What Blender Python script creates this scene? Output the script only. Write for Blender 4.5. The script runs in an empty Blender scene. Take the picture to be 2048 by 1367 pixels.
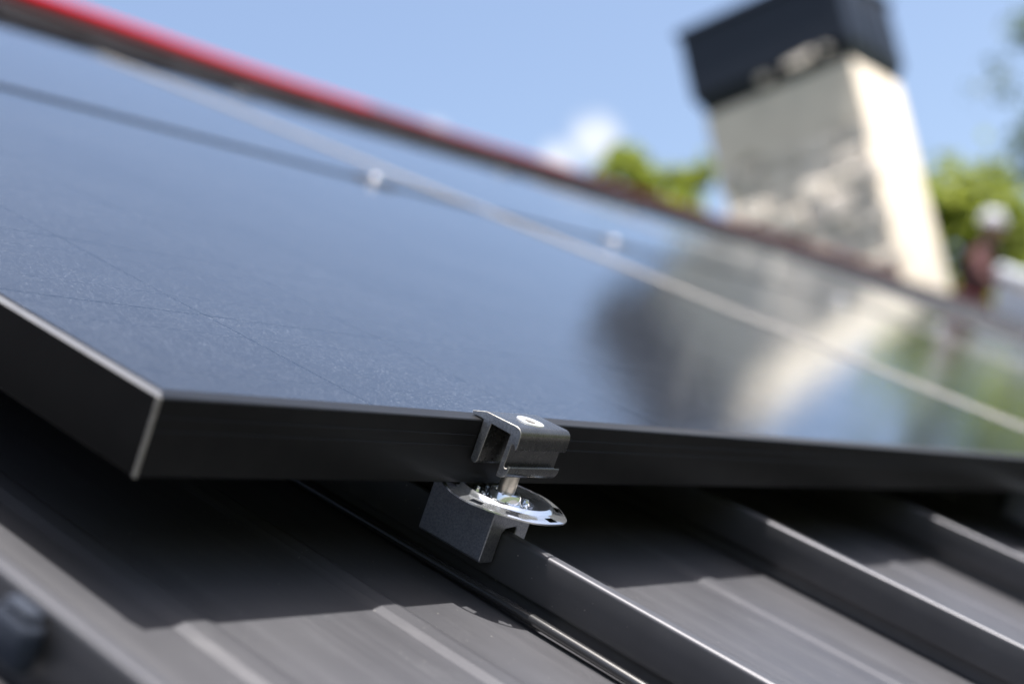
import bpy, bmesh, math, random
from mathutils import Vector, Matrix

random.seed(7)
SC = bpy.context.scene
COL = SC.collection
R = math.radians

# ---------------------------------------------------------------- frame of reference
# Millimetre design values were measured in the frame of the near solar panel:
# x along the eave, y up the slope, z out of the roof; its corner stands at ORG.
PITCH = R(36.0)
ORG = Vector((0.0, 0.0, 4.3))
ROOF = Matrix.Translation(ORG) @ Matrix.Rotation(PITCH, 4, 'X')
def rp(x, y, z):                       # roof frame (metres) -> world
    return ROOF @ Vector((x, y, z))

# ---------------------------------------------------------------- camera
cam_data = bpy.data.cameras.new('camera')
cam = bpy.data.objects.new('camera', cam_data)
COL.objects.link(cam)
SC.camera = cam
cam_data.sensor_width = 36.0
cam_data.lens = 3049.0 / 2048.0 * 36.0
cam_data.clip_start = 0.02
cam_data.clip_end = 3000.0
_ex = Vector((0.585, -0.792, -0.173)); _dn = Vector((0.083, 0.271, -0.959)); _fw = Vector((0.806, 0.547, 0.225))
_fw.normalize(); _ex = (_ex - _fw * _ex.dot(_fw)).normalized(); _up = -_fw.cross(_ex)
_up = _ex.cross(_fw)
cam.matrix_world = Matrix.Translation(ORG + Vector((-0.4107, -0.4510, -0.1405))) @ Matrix((
    (_ex.x, _up.x, -_fw.x, 0), (_ex.y, _up.y, -_fw.y, 0), (_ex.z, _up.z, -_fw.z, 0), (0, 0, 0, 1)))
cam_data.dof.use_dof = True
cam_data.dof.focus_distance = 0.795
cam_data.dof.aperture_fstop = 3.8

# ---------------------------------------------------------------- sky and sun
SUN = Vector((-0.060, -0.345, 0.985)).normalized()
SUN_EL = math.asin(SUN.z)
world = bpy.data.worlds.new('World'); SC.world = world; world.use_nodes = True
wn = world.node_tree.nodes; wl = world.node_tree.links
wn.clear()
w_out = wn.new('ShaderNodeOutputWorld'); w_bg = wn.new('ShaderNodeBackground')
w_sky = wn.new('ShaderNodeTexSky'); w_sky.sky_type = 'NISHITA'; w_sky.sun_disc = False
w_sky.sun_elevation = SUN_EL; w_sky.sun_rotation = math.atan2(SUN.x, SUN.y)
w_sky.air_density = 1.0; w_sky.dust_density = 4.0; w_sky.ozone_density = 1.0; w_sky.altitude = 50
w_bg.inputs['Strength'].default_value = 0.120
# a few small fair-weather clouds round the sky
w_tc = wn.new('ShaderNodeTexCoord')
w_noise = wn.new('ShaderNodeTexNoise'); w_noise.inputs['Scale'].default_value = 38.0; w_noise.inputs['Detail'].default_value = 5.0
wl.new(w_tc.outputs['Generated'], w_noise.inputs['Vector'])
def cloud_mask():
    total = None
    for (d, size) in (((0.820, 0.464, 0.338), 0.023), ((0.805, 0.486, 0.328), 0.020), ((0.757, 0.545, 0.360), 0.012),
                      ((-0.6, 0.7, 0.33), 0.06), ((-0.64, 0.66, 0.31), 0.05), ((0.3, -0.88, 0.36), 0.06), ((0.24, -0.9, 0.36), 0.05),
                      ((-0.85, -0.3, 0.42), 0.06), ((0.2, 0.9, 0.39), 0.05)):
        dist = wn.new('ShaderNodeVectorMath'); dist.operation = 'DISTANCE'
        nrm = wn.new('ShaderNodeVectorMath'); nrm.operation = 'NORMALIZE'
        wl.new(w_tc.outputs['Generated'], nrm.inputs[0]); wl.new(nrm.outputs[0], dist.inputs[0])
        dist.inputs[1].default_value = Vector(d).normalized()
        a = wn.new('ShaderNodeMath'); a.operation = 'DIVIDE'; wl.new(dist.outputs['Value'], a.inputs[0]); a.inputs[1].default_value = size
        b = wn.new('ShaderNodeMath'); b.operation = 'SUBTRACT'; b.inputs[0].default_value = 1.0; wl.new(a.outputs[0], b.inputs[1])
        b.use_clamp = True
        if total is None: total = b
        else:
            m = wn.new('ShaderNodeMath'); m.operation = 'MAXIMUM'; wl.new(total.outputs[0], m.inputs[0]); wl.new(b.outputs[0], m.inputs[1]); total = m
    add = wn.new('ShaderNodeMath'); add.operation = 'MULTIPLY_ADD'
    wl.new(w_noise.outputs['Fac'], add.inputs[0]); add.inputs[1].default_value = 0.9; wl.new(total.outputs[0], add.inputs[2])
    mr = wn.new('ShaderNodeMapRange'); mr.inputs['From Min'].default_value = 0.50; mr.inputs['From Max'].default_value = 1.15
    mr.interpolation_type = 'SMOOTHSTEP'
    wl.new(add.outputs[0], mr.inputs['Value'])
    gate = wn.new('ShaderNodeMath'); gate.operation = 'GREATER_THAN'; gate.inputs[1].default_value = 0.001; wl.new(total.outputs[0], gate.inputs[0])
    g2 = wn.new('ShaderNodeMath'); g2.operation = 'MULTIPLY'; wl.new(mr.outputs[0], g2.inputs[0]); wl.new(gate.outputs[0], g2.inputs[1])
    return g2
_cm = cloud_mask()
w_mix = wn.new('ShaderNodeMix'); w_mix.data_type = 'RGBA'
wl.new(_cm.outputs[0], w_mix.inputs['Factor']); wl.new(w_sky.outputs[0], w_mix.inputs['A']); w_mix.inputs['B'].default_value = (3.7, 3.95, 4.5, 1)
wl.new(w_mix.outputs['Result'], w_bg.inputs['Color']); wl.new(w_bg.outputs[0], w_out.inputs[0])

sun_data = bpy.data.lights.new('sun', 'SUN'); sun_data.energy = 5.0; sun_data.angle = R(0.53); sun_data.color = (1.0, 0.965, 0.92)
sun = bpy.data.objects.new('sun', sun_data); COL.objects.link(sun)
sun.rotation_euler = SUN.to_track_quat('Z', 'Y').to_euler(); sun.location = (-3, -6, 14)

SC.cycles.max_bounces = 6; SC.cycles.diffuse_bounces = 3; SC.cycles.glossy_bounces = 4; SC.cycles.transparent_max_bounces = 6
SC.cycles.caustics_reflective = False; SC.cycles.caustics_refractive = False
SC.view_settings.view_transform = 'Standard'; SC.view_settings.look = 'None'
SC.view_settings.exposure = 1.12; SC.view_settings.gamma = 1.0; SC.view_settings.use_curve_mapping = False

# ---------------------------------------------------------------- helpers
def tag(o, label=None, cat=None, group=None, kind=None):
    if label: o['label'] = label
    if cat: o['category'] = cat
    if group: o['group'] = group
    if kind: o['kind'] = kind
    return o

def empty(name, mat=None, label=None, cat=None, group=None):
    o = bpy.data.objects.new(name, None); o.empty_display_size = 0.05; COL.objects.link(o)
    if mat is not None: o.matrix_world = mat
    return tag(o, label, cat, group)

def link(name, me, parent=None, mat=None, loc=None):
    o = bpy.data.objects.new(name, me); COL.objects.link(o)
    if mat and not me.materials: me.materials.append(mat)
    if parent: o.parent = parent
    if loc is not None: o.location = loc
    return o

def mesh(name, verts, faces, smooth=None):
    me = bpy.data.meshes.new(name); me.from_pydata([tuple(v) for v in verts], [], faces); me.update()
    bm = bmesh.new(); bm.from_mesh(me); bmesh.ops.recalc_face_normals(bm, faces=bm.faces); bm.to_mesh(me); bm.free()
    if smooth is not None:
        me.shade_smooth(); me.set_sharp_from_angle(angle=R(smooth))
    return me

def prism(name, prof, a0, a1, axis='X', smooth=None):
    """closed profile extruded along axis. X: prof=(y,z); Y: prof=(x,z); Z: prof=(x,y)"""
    n = len(prof)
    def P(p, a):
        return (a, p[0], p[1]) if axis == 'X' else (p[0], a, p[1]) if axis == 'Y' else (p[0], p[1], a)
    v = [P(p, a0) for p in prof] + [P(p, a1) for p in prof]
    f = [(i, (i + 1) % n, n + (i + 1) % n, n + i) for i in range(n)] + [tuple(range(n)), tuple(range(n, 2 * n))]
    return mesh(name, v, f, smooth)

def box(name, x0, x1, y0, y1, z0, z1, bevel=0.0, seg=2):
    me = prism(name, [(x0, y0), (x1, y0), (x1, y1), (x0, y1)], z0, z1, 'Z')
    if bevel > 0:
        bm = bmesh.new(); bm.from_mesh(me)
        bmesh.ops.bevel(bm, geom=list(bm.edges), offset=bevel, segments=seg, affect='EDGES', profile=0.5)
        bm.to_mesh(me); bm.free(); me.shade_smooth(); me.set_sharp_from_angle(angle=R(50))
    return me

def lathe(name, prof, segs=64, smooth=40, skip=None, cap=False):
    v = []; f = []; n = len(prof)
    for s in range(segs):
        a = 2 * math.pi * s / segs
        v += [(r * math.cos(a), r * math.sin(a), z) for r, z in prof]
    for s in range(segs):
        t = (s + 1) % segs
        for i in range(n - 1):
            if skip and skip(i, s): continue
            f.append((s * n + i, t * n + i, t * n + i + 1, s * n + i + 1))
    if cap:
        f.append(tuple(s * n + n - 1 for s in range(segs))); f.append(tuple(s * n for s in range(segs)))
    return mesh(name, v, f, smooth)

def tube(name, pts, rad, segs=12, caps=True, smooth=60):
    pts = [Vector(p) for p in pts]; v = []; f = []
    rads = rad if isinstance(rad, (list, tuple)) else [rad] * len(pts)
    ref = Vector((0, 0, 1))
    for i, p in enumerate(pts):
        t = (pts[min(i + 1, len(pts) - 1)] - pts[max(i - 1, 0)]).normalized()
        if abs(t.dot(ref)) > 0.95: ref = Vector((0, 1, 0))
        a = t.cross(ref).normalized(); b = t.cross(a)
        for s in range(segs):
            an = 2 * math.pi * s / segs
            v.append(p + (a * math.cos(an) + b * math.sin(an)) * rads[i])
    for i in range(len(pts) - 1):
        for s in range(segs):
            t = (s + 1) % segs
            f.append((i * segs + s, i * segs + t, (i + 1) * segs + t, (i + 1) * segs + s))
    if caps: f += [tuple(range(segs)), tuple(range((len(pts) - 1) * segs, len(pts) * segs))]
    return mesh(name, v, f, smooth)

def smooth_path(ctrl, n=10):
    """Catmull-Rom through control points"""
    c = [Vector(p) for p in ctrl]; out = []
    for i in range(len(c) - 1):
        p0 = c[max(i - 1, 0)]; p1 = c[i]; p2 = c[i + 1]; p3 = c[min(i + 2, len(c) - 1)]
        for k in range(n):
            t = k / n
            out.append(0.5 * ((2 * p1) + (p2 - p0) * t + (2 * p0 - 5 * p1 + 4 * p2 - p3) * t * t + (-p0 + 3 * p1 - 3 * p2 + p3) * t ** 3))
    out.append(c[-1]); return out

def copy_tree(o, parent=None, mat=None):
    c = o.copy(); COL.objects.link(c); c.parent = parent
    if mat is not None: c.matrix_world = mat
    for ch in list(o.children): copy_tree(ch, c)
    return c

# ---------------------------------------------------------------- materials
def new_mat(name):
    m = bpy.data.materials.new(name); m.use_nodes = True
    nt = m.node_tree; return m, nt, nt.nodes['Principled BSDF']

def N(nt, kind, **kw):
    n = nt.nodes.new(kind)
    for k, v in kw.items():
        if k in n.inputs: n.inputs[k].default_value = v
        else: setattr(n, k, v)
    return n

def coords(nt, scale=(1, 1, 1), which='Object', rot=(0, 0, 0)):
    tc = nt.nodes.new('ShaderNodeTexCoord'); mp = nt.nodes.new('ShaderNodeMapping')
    mp.inputs['Scale'].default_value = scale; mp.inputs['Rotation'].default_value = rot
    nt.links.new(tc.outputs[which], mp.inputs['Vector']); return mp.outputs['Vector']

def noise(nt, vec, scale, detail=3.0, rough=0.5):
    n = N(nt, 'ShaderNodeTexNoise', Scale=scale, Detail=detail, Roughness=rough); nt.links.new(vec, n.inputs['Vector']); return n.outputs['Fac']

def ramp(nt, fac, stops):
    r = nt.nodes.new('ShaderNodeValToRGB'); cr = r.color_ramp
    while len(cr.elements) < len(stops): cr.elements.new(0.5)
    for e, (p, c) in zip(cr.elements, stops):
        e.position = p; e.color = (c, c, c, 1) if isinstance(c, (int, float)) else (*c, 1)
    nt.links.new(fac, r.inputs['Fac']); return r.outputs['Color']

def bump(nt, bsdf, h, strength, dist):
    b = N(nt, 'ShaderNodeBump', Strength=strength, Distance=dist); nt.links.new(h, b.inputs['Height']); nt.links.new(b.outputs['Normal'], bsdf.inputs['Normal']); return b

def mix_col(nt, fac, a, b):
    m = nt.nodes.new('ShaderNodeMix'); m.data_type = 'RGBA'
    for s, x in (('A', a), ('B', b)):
        if hasattr(x, 'is_linked'): nt.links.new(x, m.inputs[s])
        else: m.inputs[s].default_value = (*x, 1)
    if hasattr(fac, 'is_linked'): nt.links.new(fac, m.inputs['Factor'])
    else: m.inputs['Factor'].default_value = fac
    return m.outputs['Result']

def simple(name, col, rough=0.5, metal=0.0, spec=0.5, var=0.0, vscale=20.0, bmp=0.0, bscale=200.0, bdist=0.001, stretch=(1, 1, 1)):
    m, nt, p = new_mat(name)
    p.inputs['Roughness'].default_value = rough; p.inputs['Metallic'].default_value = metal; p.inputs['Specular IOR Level'].default_value = spec
    vec = coords(nt, stretch)
    if var > 0:
        f = ramp(nt, noise(nt, vec, vscale, 5, 0.6), [(0.3, tuple(c * (1 - var) for c in col)), (0.7, tuple(min(1, c * (1 + var)) for c in col))])
        nt.links.new(f, p.inputs['Base Color'])
        rr = ramp(nt, noise(nt, vec, vscale * 1.7, 4, 0.6), [(0.3, max(0.02, rough * (1 - var * 0.6))), (0.7, min(1, rough * (1 + var * 0.6)))])
        nt.links.new(rr, p.inputs['Roughness'])
    else:
        p.inputs['Base Color'].default_value = (*col, 1)
    if bmp > 0: bump(nt, p, noise(nt, vec, bscale, 4, 0.6), bmp, bdist)
    return m

def roof_paint():
    m, nt, p = new_mat('dark_coated_steel')
    vec = coords(nt, (1, 1, 1)); str_ = coords(nt, (26, 0.8, 10))
    streak = noise(nt, str_, 3.0, 5, 0.65)
    patch = noise(nt, vec, 9.0, 5, 0.6)
    base = mix_col(nt, ramp(nt, patch, [(0.35, 0.0), (0.7, 1.0)]), (0.076, 0.076, 0.083), (0.096, 0.096, 0.104))
    base = mix_col(nt, ramp(nt, streak, [(0.50, 0.0), (0.75, 0.35)]), base, (0.124, 0.124, 0.132))
    # pale dust specks
    vo = N(nt, 'ShaderNodeTexVoronoi', Scale=170.0, Randomness=1.0); nt.links.new(vec, vo.inputs['Vector'])
    sp = ramp(nt, vo.outputs['Distance'], [(0.02, 1.0), (0.085, 0.0)])
    vo2 = ramp(nt, noise(nt, vec, 45.0, 2, 0.5), [(0.50, 0.0), (0.60, 1.0)])
    mm = N(nt, 'ShaderNodeMath', operation='MULTIPLY'); nt.links.new(sp, mm.inputs[0]); nt.links.new(vo2, mm.inputs[1])
    base = mix_col(nt, mm.outputs[0], base, (0.42, 0.40, 0.37))
    smudge = ramp(nt, noise(nt, coords(nt, (1, 0.5, 1.4)), 26.0, 5, 0.75), [(0.56, 0.0), (0.74, 0.30)])
    base = mix_col(nt, smudge, base, (0.16, 0.16, 0.165))
    nt.links.new(base, p.inputs['Base Color'])
    nt.links.new(ramp(nt, streak, [(0.3, 0.42), (0.75, 0.54)]), p.inputs['Roughness'])
    p.inputs['Metallic'].default_value = 0.55; p.inputs['Specular IOR Level'].default_value = 0.3
    bump(nt, p, noise(nt, coords(nt, (9, 1.5, 6)), 4.0, 3, 0.5), 0.08, 0.004)
    return m

def glass_mat():
    """matt structured cover glass: grazing mirror over whatever lies beneath"""
    m = bpy.data.materials.new('structured_glass'); m.use_nodes = True; nt = m.node_tree
    nt.nodes.clear(); out = nt.nodes.new('ShaderNodeOutputMaterial')
    vec = coords(nt, (1, 1, 1))
    nz = noise(nt, vec, 760.0, 1.0, 0.55)
    # fine rolled weave of the glass
    wv = N(nt, 'ShaderNodeTexWave', Scale=330.0, Distortion=2.2, Detail=1.5); wv.bands_direction = 'DIAGONAL'; nt.links.new(vec, wv.inputs['Vector'])
    ad = N(nt, 'ShaderNodeMath', operation='MULTIPLY_ADD'); nt.links.new(wv.outputs['Fac'], ad.inputs[0]); ad.inputs[1].default_value = 0.20; nt.links.new(nz, ad.inputs[2])
    b = N(nt, 'ShaderNodeBump', Strength=0.045, Distance=0.0005); nt.links.new(ad.outputs[0], b.inputs['Height'])
    fr = N(nt, 'ShaderNodeFresnel', IOR=1.42); nt.links.new(b.outputs['Normal'], fr.inputs['Normal'])
    gl = nt.nodes.new('ShaderNodeBsdfGlossy'); gl.inputs['Color'].default_value = (0.93, 0.97, 1.0, 1)
    dirt = noise(nt, vec, 6.0, 3, 0.6)
    nt.links.new(ramp(nt, dirt, [(0.3, 0.034), (0.75, 0.050)]), gl.inputs['Roughness']); nt.links.new(b.outputs['Normal'], gl.inputs['Normal'])
    tr = nt.nodes.new('ShaderNodeBsdfTransparent'); tr.inputs['Color'].default_value = (0.86, 0.88, 0.90, 1)
    mx = nt.nodes.new('ShaderNodeMixShader'); nt.links.new(fr.outputs[0], mx.inputs[0]); nt.links.new(tr.outputs[0], mx.inputs[1]); nt.links.new(gl.outputs[0], mx.inputs[2])
    # pale dust-like specks in the colour imitate the sparkle of the glass
    df = nt.nodes.new('ShaderNodeBsdfDiffuse'); df.inputs['Color'].default_value = (0.33, 0.37, 0.44, 1)
    vg = N(nt, 'ShaderNodeTexVoronoi', Scale=1500.0, Randomness=1.0); nt.links.new(vec, vg.inputs['Vector'])
    sv = nt.nodes.new('ShaderNodeSeparateColor'); nt.links.new(vg.outputs['Color'], sv.inputs[0])
    spk = ramp(nt, sv.outputs[0], [(0.62, 0.0), (0.85, 0.04), (0.96, 0.15), (1.0, 0.32)])
    dm = N(nt, 'ShaderNodeMath', operation='MULTIPLY'); nt.links.new(spk, dm.inputs[0]); nt.links.new(ramp(nt, dirt, [(0.35, 0.45), (0.7, 1.0)]), dm.inputs[1])
    m2 = nt.nodes.new('ShaderNodeMixShader'); nt.links.new(dm.outputs[0], m2.inputs[0]); nt.links.new(mx.outputs[0], m2.inputs[1]); nt.links.new(df.outputs[0], m2.inputs[2])
    nt.links.new(m2.outputs[0], out.inputs['Surface'])
    return m

def speckled_metal(name, c0, c1, rough, metal=1.0, scale=900.0):
    m, nt, p = new_mat(name); vec = coords(nt)
    nt.links.new(ramp(nt, noise(nt, vec, scale, 4, 0.7), [(0.35, c0), (0.68, c1)]), p.inputs['Base Color'])
    p.inputs['Metallic'].default_value = metal
    nt.links.new(ramp(nt, noise(nt, vec, scale * 0.4, 4, 0.6), [(0.3, rough * 0.75), (0.7, min(1, rough * 1.25))]), p.inputs['Roughness'])
    bump(nt, p, noise(nt, vec, scale * 1.3, 3, 0.6), 0.12, 0.0004)
    return m

def stone_mat():
    m, nt, p = new_mat('pale_masonry'); vec = coords(nt)
    oi = nt.nodes.new('ShaderNodeObjectInfo')
    a = ramp(nt, oi.outputs['Random'], [(0.0, (0.60, 0.535, 0.46)), (0.35, (0.72, 0.645, 0.55)), (0.6, (0.64, 0.575, 0.50)), (0.8, (0.76, 0.68, 0.60)), (1.0, (0.68, 0.595, 0.52))])
    b = mix_col(nt, ramp(nt, noise(nt, vec, 14.0, 6, 0.65), [(0.4, 0.0), (0.75, 0.3)]), a, (0.44, 0.40, 0.36))
    nt.links.new(b, p.inputs['Base Color']); p.inputs['Roughness'].default_value = 0.92; p.inputs['Specular IOR Level'].default_value = 0.2
    bump(nt, p, noise(nt, vec, 40.0, 6, 0.7), 0.4, 0.010)
    return m

def leaf_mat(name, c0, c1):
    m, nt, p = new_mat(name)
    g = nt.nodes.new('ShaderNodeNewGeometry')
    nt.links.new(ramp(nt, g.outputs['Random Per Island'], [(0.0, c0), (1.0, c1)]), p.inputs['Base Color'])
    p.inputs['Roughness'].default_value = 0.55; p.inputs['Specular IOR Level'].default_value = 0.3
    tl = nt.nodes.new('ShaderNodeBsdfTranslucent')
    nt.links.new(ramp(nt, g.outputs['Random Per Island'], [(0.0, tuple(min(1, x * 1.6) for x in c0)), (1.0, tuple(min(1, x * 1.6) for x in c1))]), tl.inputs['Color'])
    mx = nt.nodes.new('ShaderNodeMixShader'); mx.inputs[0].default_value = 0.45
    out = nt.nodes['Material Output']
    nt.links.new(p.outputs[0], mx.inputs[1]); nt.links.new(tl.outputs[0], mx.inputs[2]); nt.links.new(mx.outputs[0], out.inputs['Surface'])
    return m

M = {}
M['roof'] = roof_paint()
M['ridge'] = simple('dark_brown_ridge_sheet', (0.012, 0.010, 0.011), 0.8, spec=0.1, var=0.2)
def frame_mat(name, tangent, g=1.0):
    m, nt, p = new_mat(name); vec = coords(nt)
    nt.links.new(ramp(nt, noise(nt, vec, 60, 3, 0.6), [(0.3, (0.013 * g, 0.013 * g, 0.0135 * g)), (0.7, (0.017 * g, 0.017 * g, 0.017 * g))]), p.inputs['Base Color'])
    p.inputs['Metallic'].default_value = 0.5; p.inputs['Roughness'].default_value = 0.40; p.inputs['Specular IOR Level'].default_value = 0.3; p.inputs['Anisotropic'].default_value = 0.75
    cv = nt.nodes.new('ShaderNodeCombineXYZ')
    for i in range(3): cv.inputs[i].default_value = tangent[i]
    vt = nt.nodes.new('ShaderNodeVectorTransform'); vt.vector_type = 'VECTOR'; vt.convert_from = 'OBJECT'; vt.convert_to = 'WORLD'
    nt.links.new(cv.outputs[0], vt.inputs[0]); nt.links.new(vt.outputs[0], p.inputs['Tangent'])
    return m
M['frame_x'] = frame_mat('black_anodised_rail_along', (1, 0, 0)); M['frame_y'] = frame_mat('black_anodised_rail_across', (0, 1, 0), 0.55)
M['strip'] = simple('beige_bright_band', (0.30, 0.275, 0.245), 0.5, 0.3, 0.4, var=0.15, vscale=30)  # pale colour supplies the bright band of the added gap strips
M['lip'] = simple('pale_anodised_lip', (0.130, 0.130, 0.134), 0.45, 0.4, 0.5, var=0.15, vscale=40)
M['frame_edge'] = speckled_metal('worn_bare_edge', (0.25, 0.24, 0.22), (0.5, 0.48, 0.44), 0.5)
M['glass'] = glass_mat()
M['back'] = simple('black_backsheet', (0.0035, 0.0055, 0.012), 0.6)
M['cell'] = simple('dark_blue_silicon', (0.0055, 0.008, 0.016), 0.5, var=0.15, vscale=30)
M['busbar'] = simple('thin_contact_wire', (0.0048, 0.0075, 0.0165), 0.5)
M['clamp'] = simple('black_clamp_metal', (0.085, 0.083, 0.081), 0.27, 0.7, 0.5, var=0.18, vscale=160, bmp=0.06, bscale=900, bdist=0.0003)
M['cut'] = speckled_metal('sawn_aluminium', (0.15, 0.158, 0.175), (0.46, 0.47, 0.50), 0.40, 0.85, 1500)
M['screw'] = simple('bright_zinc', (0.70, 0.70, 0.68), 0.40, 0.8, var=0.05)
M['dark_hole'] = simple('socket_shadow_steel', (0.22, 0.20, 0.17), 0.5, 0.8)
M['chrome'] = simple('bright_zinc_plate', (0.72, 0.74, 0.77), 0.13, 0.90, var=0.05, vscale=80)
M['post'] = simple('turned_stainless', (0.60, 0.55, 0.48), 0.34, 0.85, var=0.08, vscale=50, stretch=(1, 1, 25))
M['galv'] = speckled_metal('galvanised_steel', (0.22, 0.23, 0.265), (0.40, 0.41, 0.45), 0.40, 0.9, 1000)
M['cable'] = simple('black_cable_sheath', (0.022, 0.022, 0.023), 0.22, 0.0, 0.7)
M['red'] = simple('red_sheath', (0.50, 0.004, 0.014), 0.6, spec=0.1, var=0.1)
M['maroon'] = simple('faded_maroon_sheath', (0.14, 0.018, 0.022), 0.7, spec=0.1, var=0.15)
M['dull_red'] = simple('dull_red_sheath', (0.27, 0.010, 0.017), 0.65, spec=0.1, var=0.15)
M['stone'] = stone_mat()
M['plaster'] = simple('cream_lime_render', (0.62, 0.55, 0.455), 0.95, 0, 0.2, var=0.10, vscale=5, bmp=0.5, bscale=25, bdist=0.01)
M['mortar'] = simple('pale_mortar', (0.62, 0.57, 0.50), 0.95, 0, 0.2, var=0.25, vscale=12, bmp=0.6, bscale=40, bdist=0.02)
M['cap'] = simple('dark_blue_sheet_metal', (0.010, 0.013, 0.022), 0.45, 0.0, 0.35, var=0.1)
M['capside'] = M['cap']
M['wall'] = simple('cream_render', (0.55, 0.50, 0.42), 0.9, var=0.1, vscale=3, bmp=0.3, bscale=60, bdist=0.004)
M['white'] = simple('white_paint', (0.78, 0.78, 0.76), 0.5)
M['window'] = simple('window_glass', (0.02, 0.03, 0.035), 0.05, 0, 0.6)
M['bark'] = simple('bark', (0.10, 0.075, 0.055), 0.9, var=0.3, vscale=8, bmp=0.6, bscale=14, bdist=0.03)
M['leaf_y'] = leaf_mat('yellow_green_leaves', (0.14, 0.18, 0.02), (0.24, 0.27, 0.05))
M['leaf_d'] = leaf_mat('mid_green_leaves', (0.045, 0.085, 0.015), (0.10, 0.15, 0.03))
M['leaf_b'] = leaf_mat('grey_green_leaves', (0.055, 0.085, 0.045), (0.10, 0.14, 0.07))
M['jacket'] = simple('maroon_jacket_cloth', (0.085, 0.032, 0.032), 0.9, var=0.25, vscale=9)
M['trouser'] = simple('black_trouser_cloth', (0.016, 0.016, 0.020), 0.9, var=0.2)
M['skin'] = simple('skin', (0.50, 0.30, 0.22), 0.55)
M['helmet'] = simple('white_helmet_shell', (0.45, 0.45, 0.49), 0.35)
M['hair'] = simple('dark_hair', (0.03, 0.02, 0.015), 0.7)
M['reflection_tone'] = simple('grey_blue_reflection', (0.022, 0.028, 0.042), 0.8, spec=0.3)  # sky reflection tone for the block added on the seam
M['boxp'] = simple('pale_blue_plastic', (0.60, 0.64, 0.72), 0.4, var=0.08)

# ================================================================ SETTING: ground
def N2(nt, v, k):
    m = N(nt, 'ShaderNodeMath', operation='MULTIPLY'); nt.links.new(v, m.inputs[0]); m.inputs[1].default_value = k; return m.outputs[0]
def ground():
    n = 64; v = []; f = []; S = 1400.0
    for j in range(n + 1):
        for i in range(n + 1):
            x = (i / n * 2 - 1); y = (j / n * 2 - 1)
            X = S * x * abs(x); Y = S * y * abs(y)
            d = math.hypot(X, Y)
            v.append((X + 4, Y, (0.25 * math.sin(X * 0.05) * math.cos(Y * 0.06)) * min(1, max(0, (d - 14) / 30))))
    for j in range(n):
        for i in range(n):
            a = j * (n + 1) + i; f.append((a, a + 1, a + n + 2, a + n + 1))
    m, nt, p = new_mat('lawn'); vec = coords(nt)
    c = ramp(nt, noise(nt, vec, 0.35, 6, 0.65), [(0.3, (0.045, 0.065, 0.022)), (0.55, (0.065, 0.085, 0.03)), (0.75, (0.10, 0.10, 0.045))])
    yard = N(nt, 'ShaderNodeVectorMath', operation='DISTANCE'); nt.links.new(vec, yard.inputs[0]); yard.inputs[1].default_value = (4, -4, 0)
    c = mix_col(nt, ramp(nt, N2(nt, yard.outputs['Value'], 1 / 40.0), [(0.32, 1.0), (0.36, 0.0)]), c, (0.15, 0.142, 0.13))
    nt.links.new(c, p.inputs['Base Color']); p.inputs['Roughness'].default_value = 0.95
    bump(nt, p, noise(nt, vec, 30, 4, 0.7), 0.6, 0.05)
    o = link('ground', mesh('ground', v, f, 60), None, m); tag(o, kind='structure'); return o
ground()

# ================================================================ HOUSE with standing seam roof
PAN_Z = -0.0895; CREST_Z = -0.0532; SEAM_P = 0.3166; SEAM_X0 = 0.2345; SEAM_W = 0.0095
RY0, RY1 = -3.20, 3.600            # eave and ridge, along the slope
K0, K1 = -9, 46                     # seams
house = empty('house', ROOF.copy(), 'house with a dark standing seam metal roof carrying the solar panels', 'house')
ROOF_X0 = SEAM_X0 + K0 * SEAM_P; ROOF_X1 = SEAM_X0 + K1 * SEAM_P

def pan_mesh():
    # one tray from the right foot of one seam to the recess of the next, with two stiffening ribs
    z = 0.0; h = 0.0017
    top = [(SEAM_W - 0.001, z)]
    for c in (0.1140, 0.2375):
        top += [(c - 0.0120, z), (c - 0.0055, h), (c + 0.0055, h), (c + 0.0120, z)]
    top += [(SEAM_P + 0.0058, z)]
    prof = top + [(SEAM_P + 0.0058, -0.0012), (SEAM_W - 0.001, -0.0012)]
    ys = [RY0 + (RY1 - RY0) * i / 24 for i in range(25)]
    v = []; f = []; n = len(prof)
    for y in ys: v += [(p[0], y, p[1]) for p in prof]
    for j in range(24):
        for i in range(n):
            t = (i + 1) % n; f.append((j * n + i, j * n + t, (j + 1) * n + t, (j + 1) * n + i))
    f += [tuple(range(n)), tuple(range(24 * n, 25 * n))]
    return mesh('roof_tray', v, f, 12)

def seam_mesh():
    # left leaf with overhanging lip, rounded crest, straight right leaf
    H = CREST_Z - PAN_Z; r = 0.0022; W = SEAM_W
    pr = [(0.0062, 0.0006), (0.0060, 0.0092), (0.0054, 0.0106), (0.0032, 0.0108), (0.0016, 0.0114), (0.0010, 0.0128), (0.0, H - r)]
    for k in range(1, 6):
        a = math.pi - k * math.pi / 10; pr.append((r + r * math.cos(a), H - r + r * math.sin(a)))
    pr += [(r + 0.0022, H + 0.0001)]
    for k in range(0, 5):
        a = math.pi / 2 - k * math.pi / 8; pr.append((W - r + r * math.cos(a), H - r - 0.0002 + r * math.sin(a)))
    pr += [(W, 0.0016), (W - 0.0015, 0.0006)]
    return prism('roof_seam', pr, RY0 - 0.006, RY1 - 0.004, 'Y', 35)

pan_me = pan_mesh(); pan_me.materials.append(M['roof'])
seam_me = seam_mesh(); seam_me.materials.append(M['roof'])
for k in range(K0, K1):
    link('roof_tray', pan_me, house, None, (SEAM_X0 + k * SEAM_P, 0, PAN_Z))
for k in range(K0, K1 + 1):
    link('roof_seam', seam_me, house, None, (SEAM_X0 + k * SEAM_P, 0, PAN_Z))
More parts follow.
